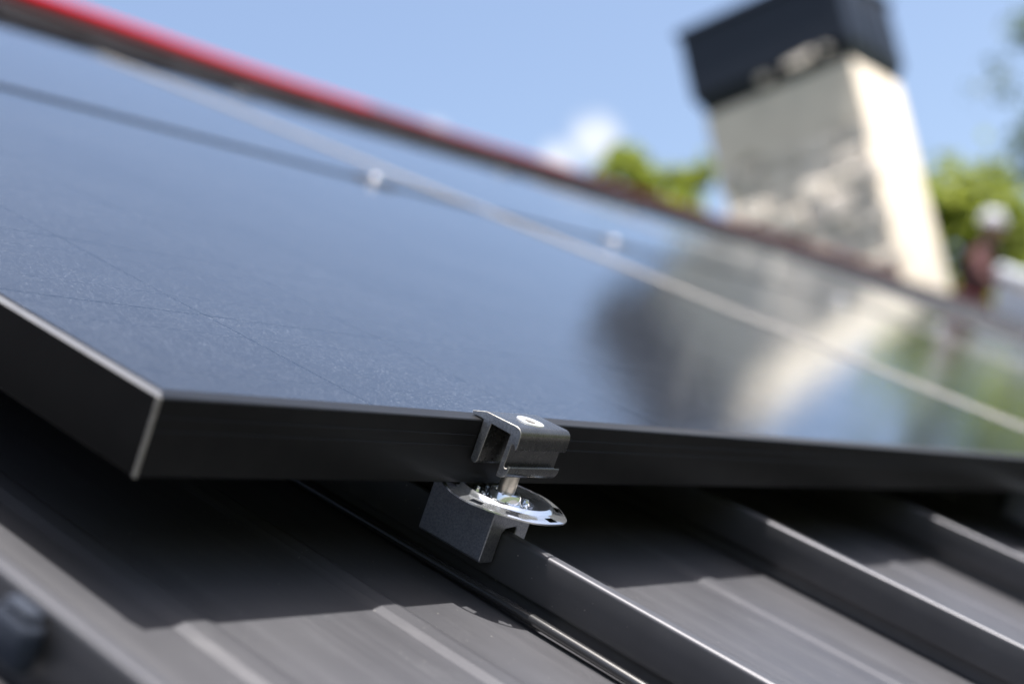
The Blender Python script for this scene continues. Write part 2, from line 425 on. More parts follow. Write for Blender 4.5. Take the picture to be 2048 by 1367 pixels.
# plain deck under the trays, and the far slope
link('roof_deck', box('roof_deck', ROOF_X0 - 0.02, ROOF_X1 + 0.02, RY0 + 0.02, RY1 - 0.02, PAN_Z - 0.16, PAN_Z - 0.004), house, M['trouser'])
INV = ROOF.inverted()
RIDGE = rp(0, RY1, PAN_Z)           # apex, world y / z
def far_slope(t, s):                # point on far slope: t down the slope (m), s above it
    c, sn = math.cos(PITCH), math.sin(PITCH)
    return RIDGE.y + t * c + s * sn, RIDGE.z - t * sn + s * c
fs = []
for (t, s) in ((0.0, 0.0), (4.25, 0.0), (4.25, -0.16), (0.0, -0.16)):
    fs.append(far_slope(t, s))
me = prism('roof_far_slope', fs, ROOF_X0, ROOF_X1, 'X'); me.transform(INV)
link('roof_far_slope', me, house, M['roof'])
# ridge cover: low black box profile along the apex
CAPH = 0.075
def ridge_profile():
    c, s = math.cos(PITCH), math.sin(PITCH); out = []
    ny = RIDGE.y; nz = RIDGE.z
    a = rp(0, RY1 - 0.165, PAN_Z + 0.003); b = rp(0, RY1 - 0.165, PAN_Z + 0.049)
    out += [(a.y, a.z), (b.y, b.z), (ny - 0.012, nz + CAPH), (ny + 0.012, nz + CAPH)]
    for (t, h) in ((0.165, 0.052), (0.165, 0.003)):
        out.append(far_slope(t, h))
    out.append((ny, nz + 0.004))
    return out
me = prism('ridge_cover', ridge_profile(), ROOF_X0 - 0.03, ROOF_X1 + 0.03, 'X'); me.transform(INV)
link('ridge_cover', me, house, M['ridge'])
# walls with gables and a few windows, seen only from other sides
e = rp(0, RY0 + 0.35, PAN_Z - 0.18); fy, fz = far_slope(3.9, -0.18); ry, rz = RIDGE.y, RIDGE.z - 0.22
wp = [(e.y, 0.0), (e.y, e.z), (ry, rz), (fy, fz), (fy, 0.0)]
me = prism('wall', wp, ROOF_X0 + 0.35, ROOF_X1 - 0.35, 'X'); me.transform(INV); link('wall', me, house, M['wall'])
for wx in (-1.0, 1.6, 4.2, 6.8):
    fme = box('window', wx, wx + 1.1, e.y - 0.05, e.y + 0.03, 0.9, 2.1, 0.008); fme.transform(INV)
    wo = link('window', fme, house, M['white'])
    gme = box('pane', wx + 0.08, wx + 1.02, e.y - 0.056, e.y - 0.02, 0.98, 2.02); gme.transform(INV); link('pane', gme, wo, M['window'])

# ================================================================ CHIMNEY (part of the house)
CX, CY = 9.33, 2.949               # near corner, world
CW, CL = 1.150, 0.870                # along y, along x
CZ0 = 2.6; CZT = ORG.z - 0.1405 + 3.868
me = box('chimney', CX + 0.03, CX + CL - 0.03, CY + 0.03, CY + CW - 0.03, CZ0 + 2.2, CZT - 0.01); me.transform(INV)
chimney = link('chimney', me, house, M['mortar']); chimney['label'] = 'pale stone chimney with a dark metal hood'
rs = random.Random(3)
def stone_mesh(i):
    r = random.Random(50 + i)
    bm = bmesh.new(); bmesh.ops.create_cube(bm, size=1.0)
    bmesh.ops.bevel(bm, geom=list(bm.edges), offset=0.10, segments=2, affect='EDGES', profile=0.5)
    for v in bm.verts: v.co += Vector((r.uniform(-.05, .05), r.uniform(-.05, .05), r.uniform(-.05, .05)))
    me = bpy.data.meshes.new('stone'); bm.to_mesh(me); bm.free(); me.shade_smooth(); me.set_sharp_from_angle(angle=R(60)); me.materials.append(M['stone']); return me
stones = [stone_mesh(i) for i in range(6)]
def stone(cx, cy, cz, sx, sy, sz, rough):
    o = link('stone', rs.choice(stones), chimney)
    Mw = Matrix.Translation((cx, cy, cz)) @ Matrix.Rotation(rs.uniform(-.09, .09) * rough, 4, 'X') @ Matrix.Rotation(rs.uniform(-.08, .08) * rough, 4, 'Z') @ Matrix.Diagonal((sx, sy, sz, 1))
    o.matrix_local = INV @ Mw
def edge_z(t):                      # where the smooth render coat ends on the face towards the panels
    return CZT - 0.50 + 0.03 * (t / CW) + 0.05 * math.sin(t * 9.0) + 0.03 * math.sin(t * 23.0)
z = ORG.z + 1.70; row = 0
while z < CZT - 0.03:
    smooth = z > CZT - 0.80
    h = rs.uniform(0.13, 0.16) if smooth else rs.uniform(0.10, 0.19)
    if z + h > CZT - 0.02: h = CZT - 0.005 - z
    for face in ('x',):
        along = CW if face[0] == 'x' else CL
        a = -0.02 if (row % 2 == 0) == (face[0] == 'x') else 0.045
        end = along - a
        while a < end - 0.02:
            w = rs.uniform(0.22, 0.34) if smooth else rs.uniform(0.13, 0.28)
            if a + w > end - 0.06: w = end - a
            d = rs.uniform(0.0, 0.004) if smooth else rs.uniform(-0.008, 0.022)
            th = 0.10; gp = 0.010
            if face == 'x' and z + h / 2 < edge_z(a + w / 2) + 0.04:
                stone(CX - d + th / 2 - .01, CY + a + w / 2, z + h / 2, th, w - gp, h - gp, 0.1 if smooth else 1)
            a += w
    z += h; row += 1
# smooth lime render: upper part of the near face, whole of the other faces
pv = [(CY - 0.012, CZT - 0.003), (CY + CW + 0.012, CZT - 0.003)] + [(CY + CW * (1 - k / 12) + 0.024 * (0.5 - k / 12), edge_z(CW * (1 - k / 12))) for k in range(13)]
me = prism('render_coat', pv, CX - 0.008, CX + 0.034, 'X'); me.transform(INV); link('render_coat', me, chimney, M['plaster'])
for b_ in ((CX + 0.036, CX + CL + 0.010, CY - 0.012, CY + 0.034), (CX + 0.036, CX + CL + 0.010, CY + CW - 0.034, CY + CW + 0.012), (CX + CL - 0.034, CX + CL + 0.012, CY + 0.036, CY + CW - 0.036)):
    me = box('render_coat', *b_, CZ0 + 2.2, CZT - 0.003, 0.006, 1); me.transform(INV); link('render_coat', me, chimney, M['plaster'])
me = box('corner_render', CX - 0.010, CX + 0.035, CY - 0.0125, CY + 0.030, CZ0 + 2.2, edge_z(0.0) - 0.004, 0.006, 1); me.transform(INV); link('corner_render', me, chimney, M['plaster'])
# hood: tapered collar, straight sheet box with upright folds, overhanging lid
ov = 0.060
def ring(o, zz): return [(CX - o, CY - o, zz), (CX + CL + o, CY - o, zz), (CX + CL + o, CY + CW + o, zz), (CX - o, CY + CW + o, zz)]
lv = [(-0.004, CZT - 0.002), (0.008, CZT + 0.04), (ov, CZT + 0.135), (ov, CZT + 0.62), (ov + 0.02, CZT + 0.627), (ov + 0.02, CZT + 0.68), (-0.30, CZT + 0.82)]
v = []; f = []
for o_, zz in lv: v += ring(o_, zz)
for i in range(len(lv) - 1):
    for k in range(4): t = (k + 1) % 4; f.append((i * 4 + k, i * 4 + t, i * 4 + 4 + t, i * 4 + 4 + k))
f += [(0, 1, 2, 3), tuple(range(len(v) - 4, len(v)))]
me = mesh('hood', v, f); me.transform(INV); hood = link('hood', me, chimney, M['cap'])
for k in range(1, 4):
    for (px, py, dx, dy) in ((CX + CL * k / 4, CY - ov, 0.012, 0.010),):
        me = box('hood_fold', px - dx, px + dx, py - dy, py + dy, CZT + 0.140, CZT + 0.615, 0.003, 1); me.transform(INV); link('hood_fold', me, chimney, M['cap'])
# pale lumps added on the collar in place of blurred bright highlights
for (yy, zz, sc) in ((0.47, 0.055, 1.0), (0.31, 0.075, 0.8), (0.25, 0.07, 1.1), (0.19, 0.085, 0.9), (0.10, 0.075, 0.9)):
    o = link('glint_lump', stones[int(yy * 100) % 6].copy(), chimney); o.data.materials[0] = M['mortar']
    o.matrix_local = INV @ (Matrix.Translation((CX - 0.042, CY + yy * 1.35, CZT + zz * 1.35)) @ Matrix.Diagonal((0.065 * sc, 0.080 * sc, 0.052 * sc, 1)))

# ================================================================ SOLAR PANELS
PLX, PLY, FH = 1.428, 0.997, 0.035
GX, GY = 1.448, 1.017
def rail_profile(grooves):
    p = [(0.0006, 0), (0.0105, 0), (0.0108, -0.0003), (0.0108, -0.0020), (0.0022, -0.0060), (0.0022, -0.0330), (0.026, -0.0330), (0.026, -0.035), (0.0005, -0.035), (0, -0.0345)]
    if not grooves: return [((o if o != 0.0105 else 0.0062) if o != 0.0108 or z < -0.001 else 0.0065, z) for o, z in p] + [(0, -0.0006)]
    p += [(0, -0.0147), (0.00022, -0.0145), (0.00022, -0.0142), (0, -0.0140), (0, -0.0087), (0.00022, -0.0085), (0.00022, -0.0082), (0, -0.0080), (0, -0.0006)]
    return p
def rail(name, along, length):
    """mitred frame rail; inward offset grows with distance from both ends"""
    pr = rail_profile(along == 'X'); n = len(pr); v = []
    for end in (0, 1):
        for (o, z) in pr:
            s = o if end == 0 else length - o
            v.append((s, o, z) if along == 'X' else (o, s, z))
    f = [(i, (i + 1) % n, n + (i + 1) % n, n + i) for i in range(n)] + [tuple(range(n)), tuple(range(n, 2 * n))]
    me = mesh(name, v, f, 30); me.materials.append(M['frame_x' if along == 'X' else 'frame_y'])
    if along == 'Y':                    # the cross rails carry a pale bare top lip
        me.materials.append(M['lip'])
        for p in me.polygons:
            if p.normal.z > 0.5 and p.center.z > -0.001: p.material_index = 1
    return me
railX = rail('frame_rail', 'X', PLX); railY = rail('frame_rail', 'Y', PLY)
glass_me = prism('cover_glass', [(0.0109, 0.0109), (PLX - 0.0109, 0.0109), (PLX - 0.0109, PLY - 0.0109), (0.0109, PLY - 0.0109)], -0.0007, -0.0006, 'Z')
gv = [(0.0109, 0.0109, -0.0005), (PLX - 0.0109, 0.0109, -0.0005), (PLX - 0.0109, PLY - 0.0109, -0.0005), (0.0109, PLY - 0.0109, -0.0005)]
glass_me = mesh('cover_glass', gv, [(0, 1, 2, 3)]); glass_me.materials.append(M['glass'])
back_me = box('backsheet', 0.0022, PLX - 0.0022, 0.0022, PLY - 0.0022, -0.0058, -0.0046); back_me.materials.append(M['back'])
NCX, NCY = 10, 7; CPX, CPY = (PLX - 0.0280) / NCX, (PLY - 0.0280) / NCY
def cell_mesh():
    g = 0.0008; c = 0.004; a, b = CPX - g, CPY - g
    return prism('solar_cell', [(g + c, g), (a - c, g), (a, g + c), (a, b - c), (a - c, b), (g + c, b), (g, b - c), (g, g + c)], 0, 0.0006, 'Z')
cell_me = cell_mesh(); cell_me.materials.append(M['cell'])
bus_me = box('contact_wire', 0.014, PLX - 0.014, -0.0004, 0.0004, 0, 0.0003); bus_me.materials.append(M['busbar'])
corner_me = tube('frame_corner', [(0.0003, 0.0003, -0.0002), (0.0003, 0.0003, -0.0348)], 0.0011, 8); corner_me.materials.append(M['frame_edge'])
PANEL_LABELS = {
    (0, 0): 'black framed solar panel nearest the camera, its corner and front edge in view',
    (1, 0): 'solar panel in the front row mirroring the bright chimney face at right',
    (0, 1): 'solar panel in the row behind the nearest one, below the red line',
    (1, 1): 'solar panel of the back row mirroring the stone chimney',
    (2, 0): 'third solar panel of the front row, farthest from the camera',
    (2, 1): 'third solar panel of the back row, nearest the chimney foot'}
for (i, j), lab in PANEL_LABELS.items():
    root = empty('solar_panel', ROOF @ Matrix.Translation((i * GX, j * GY, 0)), lab, 'solar panel', 'solar panels on the roof')
    link('frame_rail', railX, root)
    o = link('frame_rail', railX, root); o.matrix_local = Matrix.Translation((PLX, PLY, 0)) @ Matrix.Rotation(math.pi, 4, 'Z')
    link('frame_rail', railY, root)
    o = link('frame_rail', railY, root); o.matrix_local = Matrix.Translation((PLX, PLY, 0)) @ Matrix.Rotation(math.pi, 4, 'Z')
    for (cx, cy, a) in ((0, 0, 0), (PLX, 0, 90), (PLX, PLY, 180), (0, PLY, 270)):
        o = link('frame_corner', corner_me, root); o.matrix_local = Matrix.Translation((cx, cy, 0)) @ Matrix.Rotation(R(a), 4, 'Z')
    link('backsheet', back_me, root)
    link('cover_glass', glass_me, root)
    for a in range(NCX):
        for b in range(NCY):
            link('solar_cell', cell_me, root, None, (0.014 + a * CPX, 0.014 + b * CPY, -0.0044))
    if j == 0 and i == 0:
        for b in range(NCY):
            for w in range(2):
                link('contact_wire', bus_me, root, None, (0, 0.014 + (b + (w + 0.5) / 2) * CPY, -0.0040))

# pale strips added along the column gaps to carry their bright band
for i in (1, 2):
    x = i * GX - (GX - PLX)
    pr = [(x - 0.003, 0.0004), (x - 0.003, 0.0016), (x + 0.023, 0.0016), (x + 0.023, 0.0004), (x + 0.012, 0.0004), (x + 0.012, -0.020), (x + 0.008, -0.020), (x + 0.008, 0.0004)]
    o = link('added_gap_band', prism('added_gap_band', pr, 0.006, GY + PLY - 0.006, 'Y'), None, M['strip']); o.matrix_world = ROOF
    tag(o, ('added pale beige strip for the bright band between the first and second panel columns', 'added pale beige strip for the bright band between the second and third panel columns')[i - 1], 'strip', 'added bright strips between panel columns')

# ================================================================ CLAMPS, BRACKETS
CLX = 0.2375
CL_PROF = [(8.1, 2.2), (-0.7, 4.9), (-21.6, 5.0), (-23.4, 4.5), (-24.8, 3.2), (-25.6, 1.2), (-25.7, -2.6), (-25.7, -5.8), (-25.2, -6.4), (-24.6, -6.2), (-24.0, -4.9), (-23.2, -4.2), (-22.4, -4.3),
           (-21.9, -5.4), (-21.9, -16.6), (-22.6, -17.1), (-23.8, -17.0), (-24.4, -16.0), (-25.0, -15.7), (-25.4, -16.3), (-25.3, -18.4), (-24.6, -20.4), (-23.2, -21.9), (-21.5, -22.7), (-19.1, -22.6),
           (-19.0, -15.1), (-19.2, -0.2), (-5.9, 0.2), (-5.6, -7.5), (-5.1, -19.8), (-4.4, -21.6), (-3.0, -22.3), (-1.6, -22.0), (-0.6, -20.8), (-0.35, 0.35)]
TEETH = []
for k in range(9):
    y = 0.2 + k * 0.8; TEETH += [(y, 0.35), (y + 0.4, 0.75)]
CL_PROF += TEETH + [(7.6, 0.6)]
CL_PROF = [(y / 1000, z / 1000) for y, z in CL_PROF]

def clamp_mesh(prof, x0, x1):
    """extrusion with the sawn end faces in a second material and a tiny chamfer of bare metal on the near end"""
    n = len(prof); cy = sum(p[0] for p in prof) / n; cz = sum(p[1] for p in prof) / n
    me = prism('clamp_body', prof, x0, x1, 'X', 28)
    me.materials.append(M['clamp']); me.materials.append(M['cut'])
    for p in me.polygons:
        if abs(p.normal.x) > 0.9: p.material_index = 1
    me.materials.append(M['frame_edge'])
    bm = bmesh.new(); bm.from_mesh(me)
    ed = [e for e in bm.edges if any(f.material_index == 1 for f in e.link_faces)]
    r_ = bmesh.ops.bevel(bm, geom=ed, offset=0.00022, segments=1, affect='EDGES', material=2, clamp_overlap=True)
    bm.to_mesh(me); bm.free(); me.set_sharp_from_angle(angle=R(28))
    return me
end_me = clamp_mesh(CL_PROF, -0.0225, 0.0225)
mid_prof = [(-26, 2.2), (-18, 4.8), (18, 4.8), (26, 2.2), (26, 0.5), (8.5, 0.5), (8.5, -20), (5.5, -20), (5.5, 0.4), (-5.5, 0.4), (-5.5, -20), (-8.5, -20), (-8.5, 0.5), (-26, 0.5)]
mid_me = clamp_mesh([(y / 1000, z / 1000) for y, z in mid_prof], -0.0225, 0.0225)

screw_me = lathe('screw_head', [(0.0001, 0.0), (0.0030, 0.0), (0.0031, -0.0011), (0.0032, 0.0002), (0.0066, 0.0007), (0.0074, 0.0006), (0.0077, 0.0001), (0.0077, -0.0006)], 48, 35)
screw_me.materials.append(M['screw'])
dome_me = lathe('screw_head', [(0.0090 * math.sin(a), 0.0090 * math.cos(a) - 0.0040) for a in [0.02 + 1.05 * k / 14 for k in range(15)]] + [(0.0078, -0.0006)], 48, 50)
M['polished'] = simple('polished_screw_steel', (0.85, 0.85, 0.85), 0.06, 1.0); dome_me.materials.append(M['polished'])
socket_me = prism('screw_socket', [(0.0026 * math.cos(k * math.pi / 6 + .2) * (1 if k % 2 else 0.72), 0.0026 * math.sin(k * math.pi / 6 + .2) * (1 if k % 2 else 0.72)) for k in range(12)], -0.0002, 0.00035, 'Z')
socket_me.materials.append(M['dark_hole'])
post_me = lathe('post', [(0.0001, -0.0450), (0.0047, -0.0450), (0.0047, -0.0004), (0.0040, 0.0003), (0.0001, 0.0003)], 40, 40); post_me.materials.append(M['post'])

# stamped round plate: collar, dished floor, bead, flat flange with slots
DP = [(0.0050, -0.0005), (0.0056, 0.0014), (0.0068, 0.0020), (0.0082, 0.0016), (0.0090, 0.0002), (0.0096, -0.0024), (0.0108, -0.0034), (0.0135, -0.0038), (0.0175, -0.0038),
      (0.0205, -0.0034), (0.0222, -0.0020), (0.0236, 0.0004), (0.0250, 0.0012), (0.0264, 0.0006), (0.0274, -0.0006), (0.0296, -0.0011), (0.0318, -0.0013), (0.0340, -0.0015), (0.0352, -0.0020), (0.0353, -0.0028), (0.0340, -0.0026)]
SLOT = (14, 37, 58, 74, 88, 106, 128)
def slot_skip(i, s):
    return i in (15, 16) and any((s - k) % 144 in (0, 1, 2, 3, 4) for k in SLOT)
disc_me = lathe('plate_disc', DP, 144, 30, slot_skip)
# gentle unevenness so that reflections break up as on pressed sheet
for v_ in disc_me.vertices:
    a = math.atan2(v_.co.y, v_.co.x); rr = math.hypot(v_.co.x, v_.co.y)
    if rr > 0.011 and rr < 0.021: v_.co.z += 0.0010 * math.cos(6 * a + 0.4) * math.sin((rr - 0.011) / 0.010 * math.pi)
    if rr > 0.027: v_.co.z += 0.00045 * math.sin(3 * a + 1.0) + 0.0003 * math.sin(5 * a + 2.2)
disc_me.update(); disc_me.materials.append(M['chrome'])
nub_me = lathe('crimp_nub', [(0.0001, 0.0006), (0.0006, 0.0010), (0.0009, 0.0026), (0.0013, 0.0022), (0.0016, 0.0008), (0.0023, -0.0006)], 7, 20)
nub_me.materials.append(M['chrome'])

# galvanised saddle: inverted U straddling the seam
BW = (-0.0155, 0.0185); SL = (-0.0038, 0.0078)
def saddle_mesh():
    z0, z1 = -0.0705, -0.0395; sl = -0.0515
    pr = [(BW[0], z1), (BW[0], z0 + .001), (BW[0] + .001, z0), (SL[0] - .0006, z0), (SL[0], z0 + .0006), (SL[0], sl - .0025), (SL[0] + .002, sl), (SL[1] - .001, sl + 0.0012), (SL[1], sl), (SL[1], z0 + .006), (BW[1], z0 + .006), (BW[1], z1)]
    me = prism('saddle', pr, -0.0225, 0.0215, 'Y'); bm = bmesh.new(); bm.from_mesh(me)
    bmesh.ops.bevel(bm, geom=[e for e in bm.edges], offset=0.0004, segments=1, affect='EDGES'); bm.to_mesh(me); bm.free()
    me.materials.append(M['galv']); return me
saddle_me = saddle_mesh()

def fixing(kind, k, y, label_clamp, label_br):
    x = SEAM_X0 + SEAM_W / 2 + k * SEAM_P - 0.0018 if k else CLX
    br = empty('seam_bracket', ROOF @ Matrix.Translation((x, y, 0)), label_br, 'bracket', 'brackets gripping the roof seams')
    yo = -0.013 if kind == 'end' else 0.0
    link('saddle', saddle_me, br, None, (0, yo + 0.0135, 0))
    d = link('plate_disc', disc_me, br, None, (0, yo, -0.0355))
    for q in range(10):
        a = q * math.pi / 5 + 0.25; rr = 0.0125 + 0.0022 * (q % 2)
        o = link('crimp_nub', nub_me, d, None, (rr * math.cos(a), rr * math.sin(a), -0.0036)); o.rotation_euler = (0.2 * math.sin(q * 2.1), 0.2 * math.cos(q * 1.3), q * 0.9)
    link('post', post_me, br, None, (0, yo, -0.0005))
    cl = empty('end_clamp' if kind == 'end' else 'mid_clamp', ROOF @ Matrix.Translation((x, y, 0)), label_clamp, 'clamp', 'clamps holding the solar panels')
    link('clamp_body', end_me if kind == 'end' else mid_me, cl)
    sz = 0.0050 if kind == 'end' else 0.0048
    s = link('screw_head', screw_me if kind == 'end' else dome_me, cl, None, (0, yo, sz)); s.rotation_euler = (0.0, 0.0, 0.3)
    if kind == 'end': link('screw_socket', socket_me, s)

fixing('end', 0, 0.0, 'black aluminium end clamp with pale screw gripping the near panel edge, in sharp focus', 'galvanised seam bracket with polished round plate and short post under the sharp end clamp')
fixing('end', 3, 0.0, 'end clamp far along the front panel edge, at the right border', 'dark blurred seam bracket under the front panel edge at the far right')
MIDS = [(3, 'blurred mid clamp with a round glint left of where the panel gaps cross'), (5, 'blurred mid clamp glinting right of where the panel gaps cross'),
        (8, 'third mid clamp along the gap between the panel rows'), (10, 'mid clamp in the row gap closest to the chimney')]
for k, lab in MIDS:
    fixing('mid', k, PLY + (GY - PLY) / 2, lab, 'seam bracket under the ' + {3: 'first', 5: 'second', 8: 'third', 10: 'last'}[k] + ' mid clamp of the row gap, counted from the left')
for k, lab in ((5, 'faint blurred clamp at the top panel edge under the red line'), (8, 'clamp at the top panel edge, right of the faint one'), (10, 'clamp at the top panel edge below the chimney')):
    x = SEAM_X0 + SEAM_W / 2 + k * SEAM_P
    cl = empty('end_clamp', ROOF @ Matrix.Translation((x, GY + PLY, 0)) @ Matrix.Rotation(math.pi, 4, 'Z'), lab, 'clamp', 'clamps holding the solar panels')
    link('clamp_body', end_me, cl); link('screw_head', screw_me, cl, None, (0, -0.013, 0.005))

# ================================================================ CABLES
cz = -0.0845
path = smooth_path([(0.233, 0.30, -0.0862), (0.232, 0.12, -0.0860), (0.2300, 0.02, -0.0850), (0.2290, -0.045, -0.0842), (0.2288, -0.09, -0.0843), (0.2286, -0.13, -0.0846), (0.228, -0.25, -0.0855), (0.226, -0.50, -0.0863), (0.224, -0.80, -0.0864), (0.226, -1.6, -0.0864), (0.230, -3.1, -0.0864)], 8)
o = link('cable', tube('cable', path, 0.0030, 14), None, M['cable']); o.matrix_world = ROOF
tag(o, 'glossy black cable running down beside the nearest roof seam', 'cable')
# wiring loop hanging under the near panel on the right
path = smooth_path([(1.20, 0.40, -0.040), (1.17, 0.22, -0.062), (1.175, 0.10, -0.075), (1.23, 0.05, -0.070), (1.30, 0.09, -0.055), (1.33, 0.25, -0.040)], 8)
o = link('cable', tube('cable', path, 0.0030, 10), None, M['cable']); o.matrix_world = ROOF
tag(o, 'thin dark cable loop hanging in the shade under the near panel', 'cable')

# grey blue block added in place of a sky reflection on the seam face
clip = empty('reflection_block', ROOF @ Matrix.Translation((SEAM_X0 - SEAM_P, -0.062, -0.066)), 'added grey blue block standing for a sky reflection on the lower left roof seam', 'clip')
link('reflection_body', box('reflection_body', -0.010, -0.0006, -0.012, 0.010, -0.011, 0.008, 0.004, 3), clip, M['reflection_tone'])
link('reflection_lip', box('reflection_lip', -0.0085, -0.0012, -0.009, 0.007, 0.0083, 0.0110, 0.001, 1), clip, M['reflection_tone'])

# ================================================================ RED LINE along the ridge
rz0 = RIDGE.z + CAPH
pts = []
for i in range(90):
    x = ROOF_X0 + 0.1 + (13.0 - ROOF_X0 - 0.1) * i / 89
    lift = 0.035 * (max(0.0, 3.6 - x) / 2.0) ** 1.6 if x > 1.2 else 0.0475
    pts.append((x, RIDGE.y + 0.004 * math.sin(x * 2.1), rz0 + 0.020 + lift + 0.0015 * math.sin(x * 5.3)))
o = link('red_hose', tube('red_hose', pts, [0.026 - 0.010 * min(1.0, max(0.0, p[0] - 2.8) / 1.8) for p in pts], 14), None, M['red']); tag(o, 'red hose lying along the dark roof ridge, turning maroon towards the chimney', 'hose')
o.data.materials.append(M['maroon']); o.data.materials.append(M['dull_red'])
for p in o.data.polygons:
    if p.center.x > 4.0: p.material_index = 2 if p.center.x < 5.4 else 1

# ================================================================ BOX ON THE RIDGE
def ridge_box():
    root = empty('storage_box', ROOF @ Matrix.Translation((10.30, 2.83, PAN_Z + 0.0366)) @ Matrix.Rotation(R(-6), 4, 'Z') @ Matrix.Scale(1.25, 4), 'pale blue lidded box near the ridge at the right border', 'box')
    v = []
    for (s, zz) in ((0.90, 0.0), (1.0, 0.185)):
        v += [(-0.25 * s, -0.34 * s, zz), (0.25 * s, -0.34 * s, zz), (0.25 * s, 0.34 * s, zz), (-0.25 * s, 0.34 * s, zz)]
    me = mesh('box_body', v, [(0, 1, 2, 3), (4, 5, 6, 7), (0, 1, 5, 4), (1, 2, 6, 5), (2, 3, 7, 6), (3, 0, 4, 7)])
    bm = bmesh.new(); bm.from_mesh(me); bmesh.ops.bevel(bm, geom=list(bm.edges), offset=0.015, segments=2, affect='EDGES'); bm.to_mesh(me); bm.free()
    link('box_body', me, root, M['boxp'])
    link('lid', box('lid', -0.265, 0.265, -0.355, 0.355, 0.200, 0.268, 0.015), root, M['boxp'])
    for s in (-1, 1): link('handle', box('handle', -0.07, 0.07, s * 0.335 - 0.018, s * 0.335 + 0.018, 0.12, 0.15, 0.006), root, M['boxp'])
ridge_box()

# ================================================================ PERSON bending over beyond the ridge
def person():
    PX, PY = 13.2, RIDGE.y + 0.62
    zf = 0.04 + RIDGE.z - 0.62 * math.tan(PITCH)
    root = empty('person', Matrix.Translation((PX, PY, zf)), 'person in maroon jacket and white helmet leaning over beyond the ridge by the chimney', 'person')
    # local axes: -y towards the ridge (right in the picture); feet on the slope
    sl = -math.tan(PITCH)
    def skin(name, verts, edges, rad, mat, root_i=0, sub=2):
        me = bpy.data.meshes.new(name); me.from_pydata(verts, edges, []); me.update()
        o = link(name, me, root, mat); sk = o.modifiers.new('skin', 'SKIN'); sk.use_smooth_shade = True
        for i, r in enumerate(rad): me.skin_vertices[0].data[i].radius = (r, r) if not isinstance(r, tuple) else r
        for i in range(len(verts)): me.skin_vertices[0].data[i].use_root = (i == root_i)
        s = o.modifiers.new('sub', 'SUBSURF'); s.levels = sub; s.render_levels = sub
        return o
    fa, fb = sl * 0.16, sl * -0.10
    V = [(0, 0.20, 0.84), (0, 0.15, 1.00), (0, 0.06, 1.17), (0, -0.05, 1.33), (0, -0.12, 1.43), (0, -0.16, 1.50),
         (0.10, 0.22, 0.80), (0.13, 0.14, 0.40), (0.13, 0.24, 0.09 + sl * 0.24), (0.13, 0.10, 0.045 + sl * 0.10),
         (-0.10, 0.21, 0.80), (-0.13, 0.02, 0.44), (-0.13, 0.10, 0.09 + sl * 0.10), (-0.13, -0.03, 0.05 + sl * -0.03),
         (0.20, -0.04, 1.32), (0.27, -0.12, 1.06), (0.22, -0.32, 0.95),
         (-0.20, -0.04, 1.32), (-0.27, -0.11, 1.06), (-0.22, -0.32, 0.94)]
    E_ = [(0, 1), (1, 2), (2, 3), (3, 4), (4, 5), (0, 6), (6, 7), (7, 8), (8, 9), (0, 10), (10, 11), (11, 12), (12, 13), (3, 14), (14, 15), (15, 16), (3, 17), (17, 18), (18, 19)]
    rad = [(0.17, 0.15), (0.17, 0.15), (0.185, 0.155), (0.165, 0.13), 0.058, 0.062, 0.092, 0.065, 0.045, 0.042, 0.092, 0.065, 0.045, 0.042, 0.066, 0.050, 0.036, 0.066, 0.050, 0.036]
    body = skin('body', V, E_, rad, M['jacket'])
    m, nt, p = new_mat('worker_clothes'); tc = nt.nodes.new('ShaderNodeTexCoord'); sp = nt.nodes.new('ShaderNodeSeparateXYZ'); nt.links.new(tc.outputs['Object'], sp.inputs[0])
    st = N(nt, 'ShaderNodeMath', operation='GREATER_THAN'); st.inputs[1].default_value = 0.86; nt.links.new(sp.outputs['Z'], st.inputs[0])
    fold = ramp(nt, noise(nt, tc.outputs['Object'], 9, 4, 0.6), [(0.3, (0.070, 0.028, 0.028)), (0.7, (0.115, 0.045, 0.043))])
    c = mix_col(nt, st.outputs[0], (0.016, 0.016, 0.020), fold)
    nt.links.new(c, p.inputs['Base Color']); p.inputs['Roughness'].default_value = 0.9
    bump(nt, p, noise(nt, tc.outputs['Object'], 14, 4, 0.6), 0.5, 0.03)
    body.data.materials.clear(); body.data.materials.append(m)
    # head with face
    bm = bmesh.new(); bmesh.ops.create_uvsphere(bm, u_segments=24, v_segments=18, radius=1.0)
    for v in bm.verts:
        x, y, z = v.co
        w = 1.0 - 0.22 * max(0, -z) ** 1.3
        v.co = Vector((x * 0.076 * w, y * 0.096 * w, z * 0.118))
        if y < -0.6 and -0.35 < z < 0.15 and abs(x) < 0.22: v.co.y -= 0.020 * (1 - abs(x) / 0.22)      # nose
        if y < -0.6 and 0.12 < z < 0.32 and 0.2 < abs(x) < 0.55: v.co.y += 0.008                          # eye sockets
        if y < -0.6 and -0.62 < z < -0.45 and abs(x) < 0.35: v.co.y -= 0.006                              # lips
        if abs(x) > 0.93 and -0.3 < z < 0.25 and abs(y) < 0.3: v.co.x *= 1.14                              # ears
    me = bpy.data.meshes.new('head'); bm.to_mesh(me); bm.free(); me.shade_smooth()
    head = link('head', me, root, M['skin']); head.matrix_local = Matrix.Translation((0, -0.21, 1.58)) @ Matrix.Rotation(R(25), 4, 'X')
    for s in (-1, 1):
        eye = lathe('eye', [(0.0001, 0.011), (0.006, 0.0095), (0.010, 0.005), (0.011, 0.0)], 12); eye.materials.append(M['hair'])
        o = link('eye', eye, head); o.matrix_local = Matrix.Translation((s * 0.030, -0.080, 0.022)) @ Matrix.Rotation(R(90), 4, 'X')
